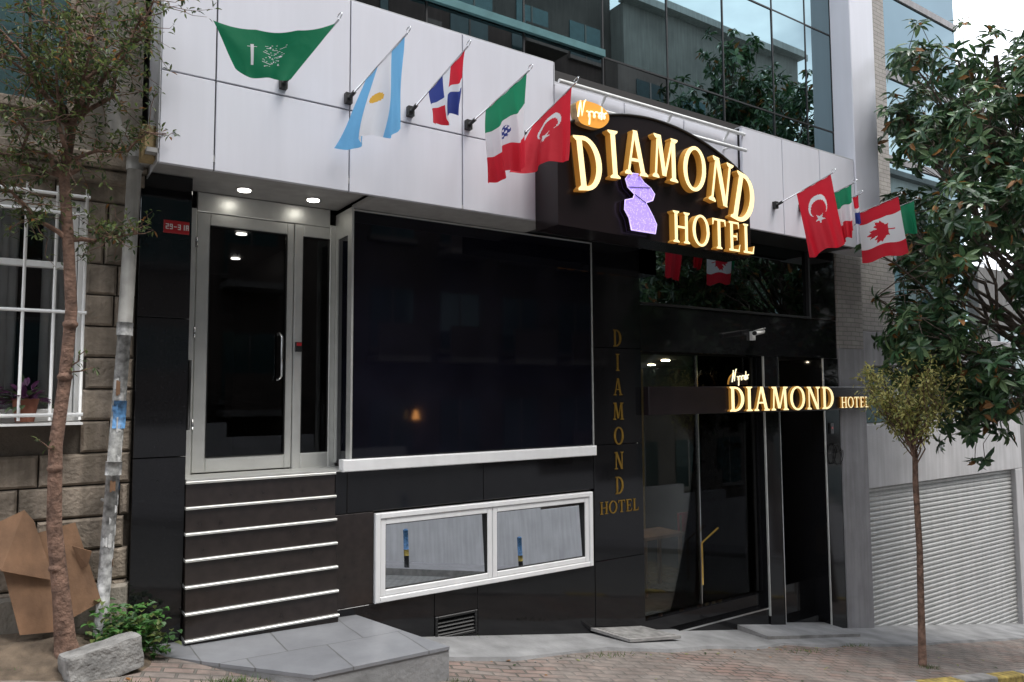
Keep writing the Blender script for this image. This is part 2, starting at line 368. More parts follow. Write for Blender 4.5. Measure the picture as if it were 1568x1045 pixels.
# ------------------------------------------------------------------ hotel building
H=empty('hotel_building')
g=MB()
g.box(0.84,10.3,4.5,9,-3,12,'dark')
g.box(0.84,10.55,-0.24,4.49,5.2,12,'dark')
g.box(2.605,5.49,0.06,4.49,-2.5,3.52,'dark')
g.box(0.84,10.2,0.60,4.49,3.86,5.19,'dark')
g.box(0.84,10.2,-0.49,0.59,3.92,5.19,'dark')
g.box(1.2,2.6,0.31,4.49,0.9,1.08,'dark2')
g.box(0.86,1.18,0.43,4.49,-1,3.85,'dark')
g.build('core',H)
g=MB()
g.bbox(0.80,1.185,0.0,0.42,-0.4,1.30,'granite',0.004); g.bbox(0.80,1.185,0.0,0.42,1.305,2.42,'granite',0.004); g.bbox(0.80,1.185,0.0,0.42,2.425,3.60,'granite',0.004)
g.bbox(2.45,2.56,0.0,0.4,0.715,1.09,'granite',0.003)
g.bbox(2.565,4.02,0.0,0.3,0.715,1.09,'granite',0.003); g.bbox(4.027,5.49,0.0,0.3,0.715,1.09,'granite',0.003)
g.bbox(2.45,2.825,0.0,0.3,-0.126,0.708,'riser',0.003)
g.bbox(2.45,3.46,0.0,0.3,-1.2,-0.13,'granite',0.003)
g.bbox(3.466,3.95,0.0,0.3,-0.355,-0.13,'granite',0.002)
g.bbox(3.466,3.95,0.0,0.3,-1.2,-0.585,'granite',0.002)
g.bbox(3.955,5.49,0.0,0.3,-1.5,-0.13,'granite',0.003)
for a,b in ((-1.6,-0.10),(-0.094,1.20),(1.206,2.32),(2.326,3.60)):
    g.bbox(5.496,6.25,-0.004,0.9,a,b,'granite',0.003)
for a,b in ((6.26,8.1),(8.106,10.30)):
    g.bbox(a,b,0.0,0.4,2.30,2.86,'granite',0.003)
g.bbox(9.92,10.30,-0.01,0.9,-2.2,0.9,'granite',0.003); g.bbox(9.92,10.30,-0.01,0.9,0.906,2.29,'granite',0.003); g.bbox(9.66,10.30,-0.005,0.5,2.87,3.9,'granite',0.003)
g.build('granite_facade',H)
g=MB()
g.bbox(2.60,5.47,-0.012,0.05,1.215,3.515,'panel',0.003)
g.box(2.572,2.592,-0.03,0.05,1.10,3.53,'alu'); g.box(5.475,5.489,-0.02,0.05,1.21,3.53,'alu')
g.box(2.597,5.471,-0.02,0.05,3.517,3.530,'alu')
g.bbox(2.50,5.50,-0.055,0.05,1.095,1.205,'white',0.008)
g.build('display_panel',H)
g=MB()
X0,X1,Z0,Z1=2.83,5.45,-0.125,0.69
def frame(g,x0,x1,z0,z1,w,y0,y1,k,wz=None):
    wz=wz or w
    g.bbox(x0,x0+w,y0,y1,z0,z1,k,0.006); g.bbox(x1-w,x1,y0,y1,z0,z1,k,0.006)
    g.bbox(x0+w,x1-w,y0,y1,z1-wz,z1,k,0.006); g.bbox(x0+w,x1-w,y0,y1,z0,z0+wz,k,0.006)
frame(g,X0,X1,Z0,Z1,0.05,-0.035,0.06,'white',0.05)
frame(g,X0+0.053,4.115,Z0+0.053,Z1-0.053,0.055,-0.022,0.05,'white'); frame(g,4.12,X1-0.053,Z0+0.053,Z1-0.053,0.055,-0.022,0.05,'white')
for a,b in ((2.937,4.061),(4.174,5.343)):
    g.face([(a,0.010,-0.018),(b,0.010,-0.018),(b,0.037,0.583),(a,0.037,0.583)],'mirror')
    frame(g,a,b,-0.018,0.583,0.008,-0.012,0.05,'joint')
g.build('basement_window',H)
g=MB()
frame(g,3.47,3.945,-0.58,-0.36,0.028,-0.012,0.05,'darkmetal')
for i in range(5):
    z=-0.54+i*0.036; g.faces([(3.5,0.0,z),(3.915,0.0,z),(3.915,0.03,z+0.025),(3.5,0.03,z+0.025)],[(0,1,2,3)],'darkmetal')
g.box(3.47,3.945,0.06,0.1,-0.58,-0.36,'joint')
g.build('vent_grille',H)
g=MB()
zt=1.095
for i in range(7):
    z1=zt-0.204*i; z0=z1-0.204
    y=-0.020*i
    g.bbox(1.19,2.445,y-0.003,0.3,z0+.001,z1-0.019,'riser',0.003)
    g.bbox(1.186,2.447,y-0.026,0.3,z1-0.016,z1+0.004,'alu',0.004)
g.box(1.186,2.447,-0.16,0.2,-0.345,-0.325,'alu')
g.build('entrance_steps',H)
g=MB()
y0,y1=0.40,0.47
def bar(a,b,c,d,yy=None): g.bbox(a,b,(yy or y0),y1,c,d,'alu',0.006)
bar(1.19,1.30,1.10,3.45); bar(1.305,1.415,1.12,3.42,0.41); bar(2.105,2.17,1.12,3.42,0.41); bar(2.175,2.255,1.10,3.42); bar(2.52,2.60,1.10,3.45)
bar(1.415,2.105,3.31,3.42,0.411); bar(1.415,2.105,1.12,1.25,0.411); bar(2.255,2.52,3.31,3.42); bar(2.255,2.52,1.10,1.25)
bar(1.30,2.52,3.425,3.60)
g.box(1.42,2.105,0.44,0.445,1.25,3.31,'doorglass'); g.box(2.255,2.52,0.44,0.445,1.25,3.31,'doorglass')
for a,b in ((1.415,2.105),(2.255,2.52)): frame(g,a,b,1.25,3.31,0.007,0.405,0.43,'joint')
for z in (1.5,2.3,3.1): g.tube([(1.303,0.40,z),(1.303,0.40,z+.09)],0.012,'chrome',8)
g.box(2.575,2.60,0.0,0.40,3.30,3.55,'alu'); g.box(2.575,2.60,0.02,0.08,1.15,3.30,'alu'); g.box(2.575,2.60,0.33,0.39,1.15,3.30,'alu'); g.box(2.585,2.598,0.08,0.33,1.15,3.30,'panel')
g.box(1.19,2.60,-0.02,0.40,1.100,1.114,'alu')
g.tube([(2.03,0.41,2.36),(2.03,0.36,2.36),(2.05,0.34,2.33),(2.05,0.34,1.97),(2.03,0.36,1.94),(2.03,0.41,1.94)],0.012,'chrome')
g.box(2.19,2.245,0.37,0.40,2.20,2.29,'darkmetal'); g.box(2.195,2.24,0.362,0.37,2.255,2.285,'red')
g.tube([(1.26,0.34,1.5),(1.26,0.34,2.1)],0.014,'darkmetal')
g.build('side_door',H)
g=MB()
g.box(1.19,2.60,-0.54,0.42,3.605,3.66,'soffit')
for (x,y) in ((1.63,0.12),(2.25,0.12)):
    g.tube([(x,y,3.604),(x,y,3.594)],0.07,'chrome',20); g.tube([(x,y,3.593),(x,y,3.588)],0.054,'lamp',20)
for (x,y) in ((1.95,1.5),(2.25,3.0)):
    g.tube([(x,y,3.50),(x,y,3.49)],0.055,'lamp',16)
g.box(1.2,2.6,0.5,4.45,3.51,3.58,'dark')
g.build('ceiling_downlights',H)
g=MB()
g.box(2.60,4.555,-0.545,0.05,3.54,3.58,'soffit'); g.box(0.76,1.19,-0.545,0.05,3.606,3.64,'soffit')
g.box(4.56,6.3,-0.49,0.05,3.55,3.60,'darkmetal')
g.box(6.3,9.95,-0.545,0.02,3.86,3.90,'darkmetal')
g.build('canopy_soffit',H)
g=MB()
gap=0.006
xs=[0.84,1.235,2.335,3.46,4.56]
def tpanel(a,b,c,d,y,k='clad'):
    t=random.uniform(-.0025,.0025)
    g.bbox(a+gap,b-gap,y+t,y+.04,c+gap,d-gap,k,0.004)
for a,b in zip(xs[:-1],xs[1:]):
    for c,d in ((3.53,4.25),(4.25,5.24)): tpanel(a,b,c,d,-0.55)
g.box(0.845,4.555,-0.508,-0.50,3.545,5.23,'joint')
g.box(0.842,4.558,-0.54,-0.24,5.238,5.25,'clad2')
g.box(0.836,0.842,-0.545,0.0,3.54,5.23,'clad2')
g.box(4.558,4.566,-0.55,-0.2,5.0,5.24,'clad2')
xs=[4.566,5.55,6.5,7.47]
for a,b in zip(xs[:-1],xs[1:]): tpanel(a,b,3.85,5.03,-0.54)
g.box(4.566,7.47,-0.53,-0.24,5.028,5.05,'clad2')
xs=[7.47,8.28,9.1,9.93]
for a,b in zip(xs[:-1],xs[1:]): tpanel(a,b,3.84,5.12,-0.60)
g.box(7.475,9.925,-0.595,-0.24,5.118,5.135,'clad2'); g.box(7.472,9.93,-0.555,-0.50,3.85,5.11,'joint')
g.bbox(9.94,10.56,-0.62,-0.2,3.84,12,'clad',0.01)
g.box(10.56,10.62,-0.55,-0.2,3.84,12,'clad2')
g.build('white_cladding_panels',H)
g=MB()
g.tube([(4.57,-0.62,5.02),(7.5,-0.62,5.02)],0.022,'whitep'); g.tube([(4.9,-0.66,4.80),(7.47,-0.66,4.80)],0.022,'whitep')
for x in (5.2,6.2,7.2): g.tube([(x,-0.54,4.9),(x,-0.64,5.02)],0.015,'whitep'); g.tube([(x,-0.52,4.8),(x,-0.66,4.80)],0.015,'whitep')
g.build('pipe_rail',H)
g=MB()
mx=[0.84,2.0,3.2,4.35,5.45,6.49,7.52,8.55,9.31,9.94]
zz=[5.25,5.62,7.1,8.6,10.1,12]
for a,b in zip(mx[:-1],mx[1:]):
    for c,d in zip(zz[:-1],zz[1:]):
        t1,t2=random.uniform(-.005,.005),random.uniform(-.005,.005)
        k='eglass' if (a<6 and c<5.5) else 'bglass'
        g.face([(a+.012,-0.30+t1,c+.012),(b-.012,-0.30+t2,c+.012),(b-.012,-0.30-t1,d-.012),(a+.012,-0.30-t2,d-.012)],k)
for x in mx: g.box(x-0.010,x+0.010,-0.310,-0.25,5.24,12,'darkmetal')
for z in zz[1:]: g.box(0.84,9.94,-0.308,-0.255,z-0.010,z+0.010,'darkmetal')
g.box(0.84,5.44,-0.36,-0.315,5.60,5.68,'teal')
g.build('curtain_wall',H)
g=MB()
g.face([(6.27,0.03,2.89),(9.62,0.03,2.89),(9.62,0.03,3.86),(6.27,0.03,3.86)],'eglass')
g.box(6.26,9.66,-0.02,0.05,2.865,2.895,'darkmetal'); g.box(9.62,9.66,-0.02,0.05,2.895,3.86,'darkmetal')
g.build('mezzanine_window',H)
g=MB()
g.box(6.26,9.92,0.25,0.30,-2,-0.95,'granite')
g.box(6.26,8.56,0.10,0.9,-2,-0.92,'granite'); g.box(6.26,8.56,0.02,0.4,-2.0,-1.10,'granite')
g.box(6.26,8.56,0.015,0.022,-1.115,-1.095,'chrome')
for x in (6.27,8.50): g.box(x,x+0.035,0.16,0.20,-0.9,2.28,'darkmetal')
g.box(7.4,7.415,0.16,0.19,-0.9,2.28,'chrome')
g.box(6.30,8.5,0.17,0.18,-0.9,2.28,'entglass')
g.box(8.56,8.86,0.0,0.5,-2,2.29,'granite')
g.box(8.54,8.557,-0.01,0.015,-1.2,2.29,'alu')
g.box(8.863,8.88,-0.01,0.015,-1.5,2.29,'chrome')
g.box(8.90,9.86,0.9,0.93,-1.6,2.28,'doorglass')
for i in range(3): g.box(8.88,9.92,0.1+0.25*i,1.2,-2.0,-1.42+0.17*i,'granite')
g.box(9.885,9.905,-0.03,-0.012,-1.6,2.29,'alu')
g.tube([(7.62,0.06,0.05),(7.30,0.05,-0.10),(7.30,0.05,-0.62)],0.012,'goldflat')
g.box(6.2,10.2,4.3,4.4,-2,2.4,'dark'); g.box(6.2,10.2,0.3,4.3,2.28,2.34,'dark'); g.box(6.26,8.6,0.3,4.3,-1.0,-0.90,'dark2')
for (a,yy,nn) in ((9.45,1.9,5),(8.6,2.6,3),(9.2,3.8,6)):
    for i in range(nn): g.tube([(a+0.08*i,yy,-0.9),(a+0.08*i,yy,2.2)],0.024,'curtA' if i%2==0 else 'dark')
g.box(7.0,7.75,0.75,1.25,-0.16,-0.12,'wood')
for (x,y) in ((7.04,.8),(7.70,.8),(7.04,1.2),(7.70,1.2)): g.box(x-.02,x+.02,y-.02,y+.02,-0.9,-0.16,'wood')
for cx in (6.63,8.15):
    for (x,y,hh) in ((cx-.18,.7,-.45),(cx+.17,.7,-.45),(cx-.18,1.05,.05),(cx+.17,1.05,.05)): g.box(x-.018,x+.018,y-.018,y+.018,-0.9,hh,'wood')
    g.box(cx-.21,cx+.20,.67,1.08,-.47,-.43,'wood'); g.box(cx-.21,cx+.20,1.04,1.07,-.2,.08,'red')
for (x,y) in ((6.9,1.3),(7.9,1.2),(7.4,2.8),(9.0,2.6)): g.tube([(x,y,2.27),(x,y,2.262)],0.06,'lampi',12)
g.tube([(9.4,0.6,2.27),(9.4,0.6,2.262)],0.02,'lampi',12)
g.bbox(10.02,10.10,-0.035,-0.012,1.18,1.34,'darkmetal',.004); g.box(10.04,10.08,-0.038,-0.036,1.25,1.28,'red')
g.tube([(10.12+.11*math.cos(a),-.035-.004*a,.88+.15*math.sin(a)) for a in [i*.35 for i in range(38)]],.006,'joint',6)
g.build('main_entrance',H)
g=MB()
g.bbox(10.31,10.98,-0.03,0.5,-2.4,2.45,'plasterg',0.006); g.bbox(10.31,10.98,-0.028,0.5,2.455,3.9,'beige',0.006)
g.build('grey_pilaster',H)

# ------------------------------------------------------------------ serif letters
def glyph(ch):
    P=[]
    def R(x0,x1,z0,z1): P.append([(x0,z0),(x1,z0),(x1,z1),(x0,z1)])
    def ser(xc,z,up,w=0.17):
        if up: P.append([(xc-w,z),(xc+w,z),(xc+w,z+0.035),(xc+0.07,z+0.09),(xc-0.07,z+0.09),(xc-w,z+0.035)])
        else:  P.append([(xc-w,z-0.035),(xc-0.07,z-0.09),(xc+0.07,z-0.09),(xc+w,z-0.035),(xc+w,z),(xc-w,z)])
    def ring(cx,cz,ro,ri,a0,a1,n=20):
        for i in range(n):
            t0=a0+(a1-a0)*i/n; t1=a0+(a1-a0)*(i+1)/n
            P.append([(cx+ri[0]*math.cos(t0),cz+ri[1]*math.sin(t0)),(cx+ro[0]*math.cos(t0),cz+ro[1]*math.sin(t0)),(cx+ro[0]*math.cos(t1),cz+ro[1]*math.sin(t1)),(cx+ri[0]*math.cos(t1),cz+ri[1]*math.sin(t1))])
    def Sg(x0,z0,x1,z1,w): P.append([(x0-w/2,z0),(x0+w/2,z0),(x1+w/2,z1),(x1-w/2,z1)])
    if ch=='I': R(.09,.25,0,1); ser(.17,0,True); ser(.17,1,False); W=.34
    elif ch=='D':
        R(.09,.25,0,1); ser(.15,0,True,.15); ser(.15,1,False,.15)
        ring(.27,.5,(.50,.5),(.33,.42),-math.pi/2,math.pi/2); R(.2,.28,0,.08); R(.2,.28,.92,1); W=.78
    elif ch=='O': ring(.46,.5,(.46,.52),(.30,.44),0,2*math.pi,36); W=.92
    elif ch=='A':
        Sg(.12,0,.40,1,.08); Sg(.68,0,.42,1,.17); R(.22,.60,.30,.37); ser(.12,0,True,.13); ser(.69,0,True,.16); W=.84
    elif ch=='M':
        Sg(.14,0,.20,1,.08); Sg(.48,.08,.24,1,.16); Sg(.50,.08,.78,1,.08); Sg(.86,0,.80,1,.16); ser(.14,0,True,.13); ser(.86,0,True,.16); ser(.17,1,False,.14); ser(.84,1,False,.14); W=1.02
    elif ch=='N':
        R(.12,.20,0,1); R(.68,.76,0,1); Sg(.70,0,.18,1,.17); ser(.16,0,True,.14); ser(.72,1,False,.14); ser(.14,1,False,.13); W=.88
    elif ch=='H':
        R(.10,.25,0,1); R(.63,.78,0,1); R(.2,.7,.47,.54)
        for x in (.17,.71): ser(x,0,True,.16); ser(x,1,False,.16)
        W=.88
    elif ch=='T':
        R(.32,.48,0,1); R(.03,.77,.93,1.0); ser(.40,0,True,.16); P.append([(.03,.78),(.07,.78),(.12,.94),(.03,.94)]); P.append([(.73,.78),(.77,.78),(.77,.94),(.68,.94)]); W=.80
    elif ch=='E':
        R(.10,.26,0,1); R(.02,.62,0,.07); R(.02,.60,.93,1); R(.2,.48,.47,.54); P.append([(.55,.06),(.62,.06),(.66,.25),(.63,.25)]); P.append([(.53,.94),(.60,.94),(.60,.78),(.57,.78)]); P.append([(.46,.38),(.49,.38),(.49,.63),(.46,.63)]); W=.70
    elif ch=='L':
        R(.10,.26,0,1); R(.02,.62,0,.07); ser(.17,1,False,.15); P.append([(.54,.06),(.62,.06),(.66,.27),(.63,.27)]); W=.70
    return P,W
def letter(g,ch,xc,zc,h,rot,yf,depth,kf,ks,sx=1.0):
    P,W=glyph(ch); c,s=math.cos(rot),math.sin(rot)
    for i,p in enumerate(P):
        q=[]
        for (x,z) in p:
            X=(x-W/2)*h*sx; Z=(z-.5)*h; q.append((xc+X*c-Z*s, zc+X*s+Z*c))
        g.prism(q,yf-0.0007*(i if len(P)<16 else min(i,3)),yf+depth,kf,ks)
def word(g,txt,x0,x1,zb,h,yf,depth,kf,ks,sp=0.10):
    Ws=[glyph(c)[1] for c in txt]; tot=sum(Ws)+sp*(len(txt)-1); s=(x1-x0)/tot/h
    x=x0
    for c,w in zip(txt,Ws):
        letter(g,c,x+w*h*s/2,zb+h/2,h,0,yf,depth,kf,ks,s); x+=(w+sp)*h*s

S=empty('hotel_sign')
g=MB()
top=[]
for i in range(25):
    t=i/24; x=4.30+t*2.86
    z=4.30+0.42*(1-((t-0.46)/0.54)**2) if t>0.46 else 4.38+0.34*(1-((t-0.46)/0.46)**2)
    top.append((x,z))
poly=[(4.30,3.42),(7.16,3.38)]+top[::-1]
g.prism(poly,-0.93,-0.56,'signbox','signbox')
g.tube([(x,-0.935,z+0.005) for x,z in top],0.014,'darkmetal',6)
g.build('sign_box',S)
g=MB()
for ch,x,z,h,r in (('D',4.62,4.05,.54,7),('I',4.95,4.20,.49,4),('A',5.25,4.27,.47,2),('M',5.68,4.29,.47,-2),('O',6.13,4.25,.49,-6),('N',6.56,4.17,.52,-10),('D',6.95,4.03,.58,-14)):
    letter(g,ch,x,z,h,math.radians(r),-1.02,0.08,'gold','goldside',0.80)
word(g,'HOTEL',5.77,7.12,3.40,0.34,-1.02,0.08,'gold','goldside',.14)
g.build('sign_letters',S)
g=MB()
sil=[(5.19,3.46),(5.53,3.46),(5.55,3.56),(5.50,3.64),(5.44,3.72),(5.40,3.77),(5.50,3.81),(5.53,3.88),(5.47,3.94),(5.38,3.98),(5.30,4.06),(5.18,4.05),(5.12,3.98),(5.15,3.90),(5.24,3.84),(5.22,3.79),(5.11,3.76),(5.10,3.66),(5.16,3.58)]
g.prism(sil,-1.0,-0.935,'violet','signbox')
g.tube([(x,-1.0,z) for x,z in sil+sil[:1]],0.006,'violet2',6)
for a,b in (((5.24,3.84),(5.40,3.77)),((5.15,3.90),(5.47,3.94))): g.tube([(a[0],-1.003,a[1]),(b[0],-1.003,b[1])],0.004,'signbox',5)
g.build('silhouette_logo',S)
g=MB()
blob=[(4.46+0.22+0.21*math.cos(t)*(1+.12*math.sin(3*t+1)),4.56+0.15*math.sin(t)*(1+.15*math.cos(2*t))) for t in [2*math.pi*i/28 for i in range(28)]]
g.prism(blob,-1.0,-0.90,'orange','rust')
def script(g,pts,y,r,k): g.tube([(x,y,z) for x,z in pts],r,k,6)
def scr(x,z,s):
    out=[]
    out.append([(x,z),(x+.02*s,z+.12*s),(x+.03*s,z+.17*s),(x+.05*s,z+.02*s),(x+.08*s,z+.16*s),(x+.10*s,z+.19*s)])
    cx=x+.11*s
    pts=[]
    for i in range(40):
        t=i/39*4*2*math.pi; pts.append((cx+i/39*.26*s+.022*s*math.sin(t),z+.05*s+.03*s*i/39+.03*s*math.cos(t)))
    out.append(pts); out.append([(cx+.04*s,z+.05*s),(cx+.03*s,z-.05*s)]); out.append([(cx+.2*s,z+.16*s),(cx+.19*s,z+.03*s)])
    return out
for p in scr(4.50,4.50,1.0): script(g,p,-1.008,0.008,'cream')
g.build('script_logo',S)

S2=empty('hotel_sign')
g=MB()
g.bbox(6.255,10.95,-0.12,-0.032,1.53,1.87,'signbox',0.006)
g.build('sign_beam',S2)
g=MB()
word(g,'DIAMOND',7.64,9.92,1.55,0.32,-0.165,0.042,'gold','goldside'); word(g,'HOTEL',10.12,10.86,1.56,0.16,-0.155,0.03,'gold','goldside')
g.build('sign_letters',S2)
g=MB()
for p in scr(7.74,1.93,0.9): script(g,p,-0.13,0.008,'cream')
g.prism([(7.72+.16+.19*math.cos(t),1.90+.16*math.sin(t)) for t in [math.pi*i/14 for i in range(15)]],-0.12,-0.09,'signbox','goldside')
g.build('script_logo',S2)
g=MB()
z=2.44
for ch in 'DIAMOND':
    letter(g,ch,5.87,z,0.20,0,-0.012,0.006,'goldflat','goldflat',0.80); z-=0.285
word(g,'HOTEL',5.57,6.17,0.42,0.14,-0.012,0.006,'goldflat','goldflat')
g.build('vertical_hotel_sign')
g=MB()
g.bbox(0.97,1.165,-0.012,-0.001,3.12,3.225,'red',0.003)
def seg7(g,x,z,h,digs):
    SEG={'2':'abged','9':'abcdfg','3':'abcdg','1':'bc','A':'abcefg','-':'g'}
    w=h*.5;t=h*.16
    for d in digs:
        for s_ in SEG[d]:
            r={'a':(0,w,h-t,h),'b':(w-t,w,h/2,h),'c':(w-t,w,0,h/2),'d':(0,w,0,t),'e':(0,t,0,h/2),'f':(0,t,h/2,h),'g':(0,w,h/2-t/2,h/2+t/2)}[s_]
            yy=-0.0135-0.0002*(ord(s_)-97)
            g.face([(x+r[0],yy,z+r[2]),(x+r[1],yy,z+r[2]),(x+r[1],yy,z+r[3]),(x+r[0],yy,z+r[3])],'whitep')
        x+=w*1.35
seg7(g,0.985,3.15,0.045,'29-31A')
g.build('house_number_sign')
g=MB()
g.box(8.28,8.34,-0.05,0.0,2.50,2.62,'whitep'); g.tube([(8.31,-0.03,2.58),(8.31,-0.14,2.60)],0.015,'whitep')
g.tube([(8.40,-0.12,2.62),(8.04,-0.27,2.57)],0.034,'whitep',12); g.tube([(8.05,-0.266,2.572),(8.02,-0.28,2.566)],0.028,'joint',12)
g.faces([(8.02,-0.31,2.605),(8.10,-0.21,2.61),(8.44,-0.08,2.665),(8.40,-0.18,2.66)],[(0,1,2,3)],'whitep')
g.build('security_camera')

# ------------------------------------------------------------------ flags
def star(u,v,cx,cy,r):
    dx,dy=u-cx,v-cy; rr=math.hypot(dx,dy)
    if rr>r: return False
    a=(math.atan2(dy,dx))%(2*math.pi/5); a=abs(a-math.pi/5)
    a=math.pi/5-a
    ri=r*.382
    x1,y1=r,0; x2,y2=ri*math.cos(math.pi/5),ri*math.sin(math.pi/5)
    px,py=rr*math.cos(a),rr*math.sin(a)
    return (x2-x1)*(py-y1)-(y2-y1)*(px-x1)>=0
def turkey(u,v):
    if math.hypot(u-.5,v-.5)<.25 and math.hypot(u-.5625,v-.5)>.2: return 'cW'
    if star(u,v,.79,.5,.13): return 'cW'
    return 'cR'
def argentina(u,v):
    if math.hypot(u-.75,v-.5)<.10: return 'cY'
    return 'cW' if 1/3<v<2/3 else 'cS'
def italy(u,v): return 'cG' if u<.5 else ('cW' if u<1 else 'cR')
def mexico(u,v):
    if math.hypot((u-.75),(v-.5)*1)<.12 and math.sin(u*60)*math.sin(v*50)>-.3: return 'cB'
    return italy(u,v)
def domrep(u,v):
    if abs(v-.5)<.11 or abs(u-.75)<.11: return 'cW'
    return 'cB' if ((u<.75)==(v>.5)) else 'cR'
LEAFP=[(0,.36),(.055,.25),(.12,.29),(.09,.10),(.19,.19),(.21,.13),(.31,.15),(.27,.05),(.31,.02),(.15,-.11),(.17,-.17),(.02,-.15),(.02,-.32)]
LEAFP=LEAFP+[(-x,y) for x,y in LEAFP[::-1][:-1]]
def inpoly(x,y,P):
    c=False;n=len(P);j=n-1
    for i in range(n):
        if (P[i][1]>y)!=(P[j][1]>y) and x<(P[j][0]-P[i][0])*(y-P[i][1])/(P[j][1]-P[i][1])+P[i][0]: c=not c
        j=i
    return c
def canada(u,v):
    if u<.375 or u>1.125: return 'cR'
    return 'cR' if inpoly((u-.75),(v-.5),LEAFP) else 'cW'
def saudi(u,v):
    if abs(v-.70)<.014 and .45<u<1.1: return 'cW'
    if abs(u-.52)<.012 and .65<v<.75: return 'cW'
    if .34<v<.60 and .42<u<1.12:
        w=math.sin(u*41+2.2*math.sin(v*23))+.8*math.sin(v*37+2.5*math.sin(u*19))
        if abs(w-.55)<.20: return 'cW'
    return 'cG2'
def flag(name,root,tip,A,B,C,D,fn,folds=2.5,amp=0.05,sag=0.0,nu=96,nv=64,ph=0.0):
    root=Vector(root); tip=Vector(tip); A,B,C,D=[Vector(p) for p in (A,B,C,D)]
    E=empty(name)
    g=MB()
    nrm=((B-A).cross(C-A)).normalized()
    P=[]
    for i in range(nu+1):
        s=i/nu
        for j in range(nv+1):
            t=j/nv
            p=(A*(1-t)+B*t)*(1-s)+(C*(1-t)+D*t)*s
            w=amp*(s**0.7)*math.sin(2*math.pi*folds*t+ph+1.3*s)+amp*.35*s*math.sin(2*math.pi*folds*2.3*t+2*ph+3*s)
            w+=amp*.4*math.sin(5*s+7*t+ph)*s
            p=p+nrm*w+Vector((0,0,-sag*math.sin(math.pi*t)*(1-s*.4)))+ (C-A).normalized()*(0.02*s*math.sin(9*t+ph))
            p+=Vector((0,0,-.012*abs(math.sin(3*math.pi*t))*(1-s)))
            P.append(p)
    g.v=[tuple(p) for p in P]
    for i in range(nu):
        for j in range(nv):
            k=fn((i+.5)/nu*1.5,(j+.5)/nv); a=i*(nv+1)+j
            g.f.append((a,a+1,a+nv+2,a+nv+1)); g.m.append(g.mi(k)); g.smooth.append(True)
    g.build('cloth',E)
    g=MB()
    g.tube([root,tip],0.0075,'chrome',8)
    d=(tip-root).normalized()
    pts=[]
    for i in range(9):
        a=math.pi*1.3*i/8; pts.append(tip+d*0.035*math.sin(a)+Vector((0,0,1))*0.02*(1-math.cos(a)))
    g.tube(pts,0.004,'chrome',6)
    g.build('pole',E)
    g=MB(); g.box(root.x-0.03,root.x+0.03,root.y,root.y+0.05,root.z-0.045,root.z+0.045,'darkmetal'); g.tube([root,root+d*0.08],0.018,'darkmetal',10)
    g.build('bracket',E)
Y=-0.60
def on(root,tip,t): return Vector(root)*(1-t)+Vector(tip)*t
r1,t1=(1.75,Y,4.34),(1.93,-1.35,4.60)
flag('saudi_flag',r1,t1,on(r1,t1,.94),(1.05,-1.30,4.36),(1.62,-1.22,4.12),(1.22,-1.24,4.08),saudi,1.3,0.03,0.07,ph=1)
r,t=(2.31,Y,4.34),(2.495,-1.35,4.65)
flag('argentina_flag',r,t,on(r,t,.95),on(r,t,.30),(2.46,-1.35,3.86),(2.20,-0.64,3.86),argentina,2.0,0.045)
r,t=(2.90,Y,4.35),(3.05,-1.35,4.69)
flag('dominican_flag',r,t,on(r,t,.95),on(r,t,.32),(3.02,-1.24,4.15),(2.95,-0.96,4.10),domrep,2.0,0.035,ph=2)
r,t=(3.51,Y,4.35),(3.68,-1.35,4.64)
flag('mexico_flag',r,t,on(r,t,.95),on(r,t,.28),(3.68,-1.28,3.80),(3.55,-0.86,3.72),mexico,2.2,0.04,ph=.5)
r,t=(4.10,Y,4.34),(4.20,-1.35,4.65)
flag('turkey_flag',r,t,on(r,t,.93),on(r,t,.25),(4.17,-1.28,3.95),(3.80,-0.85,3.84),turkey,2.0,0.03,ph=1.5)
Y=-0.65
r,t=(8.07,Y,4.20),(8.20,-1.36,4.46)
flag('turkey_flag',r,t,on(r,t,.96),on(r,t,.36),(8.26,-1.45,3.58),(8.10,-1.06,3.46),turkey,1.6,0.03,ph=.3)
r,t=(8.62,Y,4.24),(8.70,-1.33,4.42)
flag('italy_flag',r,t,on(r,t,.95),on(r,t,.45),(8.70,-1.28,3.74),(8.62,-1.08,3.66),italy,2.4,0.035,ph=2.2)
r,t=(8.98,Y,4.24),(9.05,-1.20,4.36)
flag('dominican_flag',r,t,on(r,t,.95),on(r,t,.6),(9.08,-1.18,4.0),(9.0,-1.05,3.9),domrep,1.7,0.03,ph=.8)
r,t=(9.30,Y,4.10),(9.33,-1.56,4.30)
flag('canada_flag',r,t,on(r,t,.98),on(r,t,.40),(9.38,-1.62,3.56),(9.28,-1.06,3.50),canada,1.0,0.016,ph=.2)
r,t=(9.68,Y,4.12),(9.72,-1.56,4.30)
flag('green_flag',r,t,on(r,t,.98),on(r,t,.6),(9.74,-1.56,3.88),(9.68,-1.30,3.80),lambda u,v:'cG',2.0,0.04,ph=1)

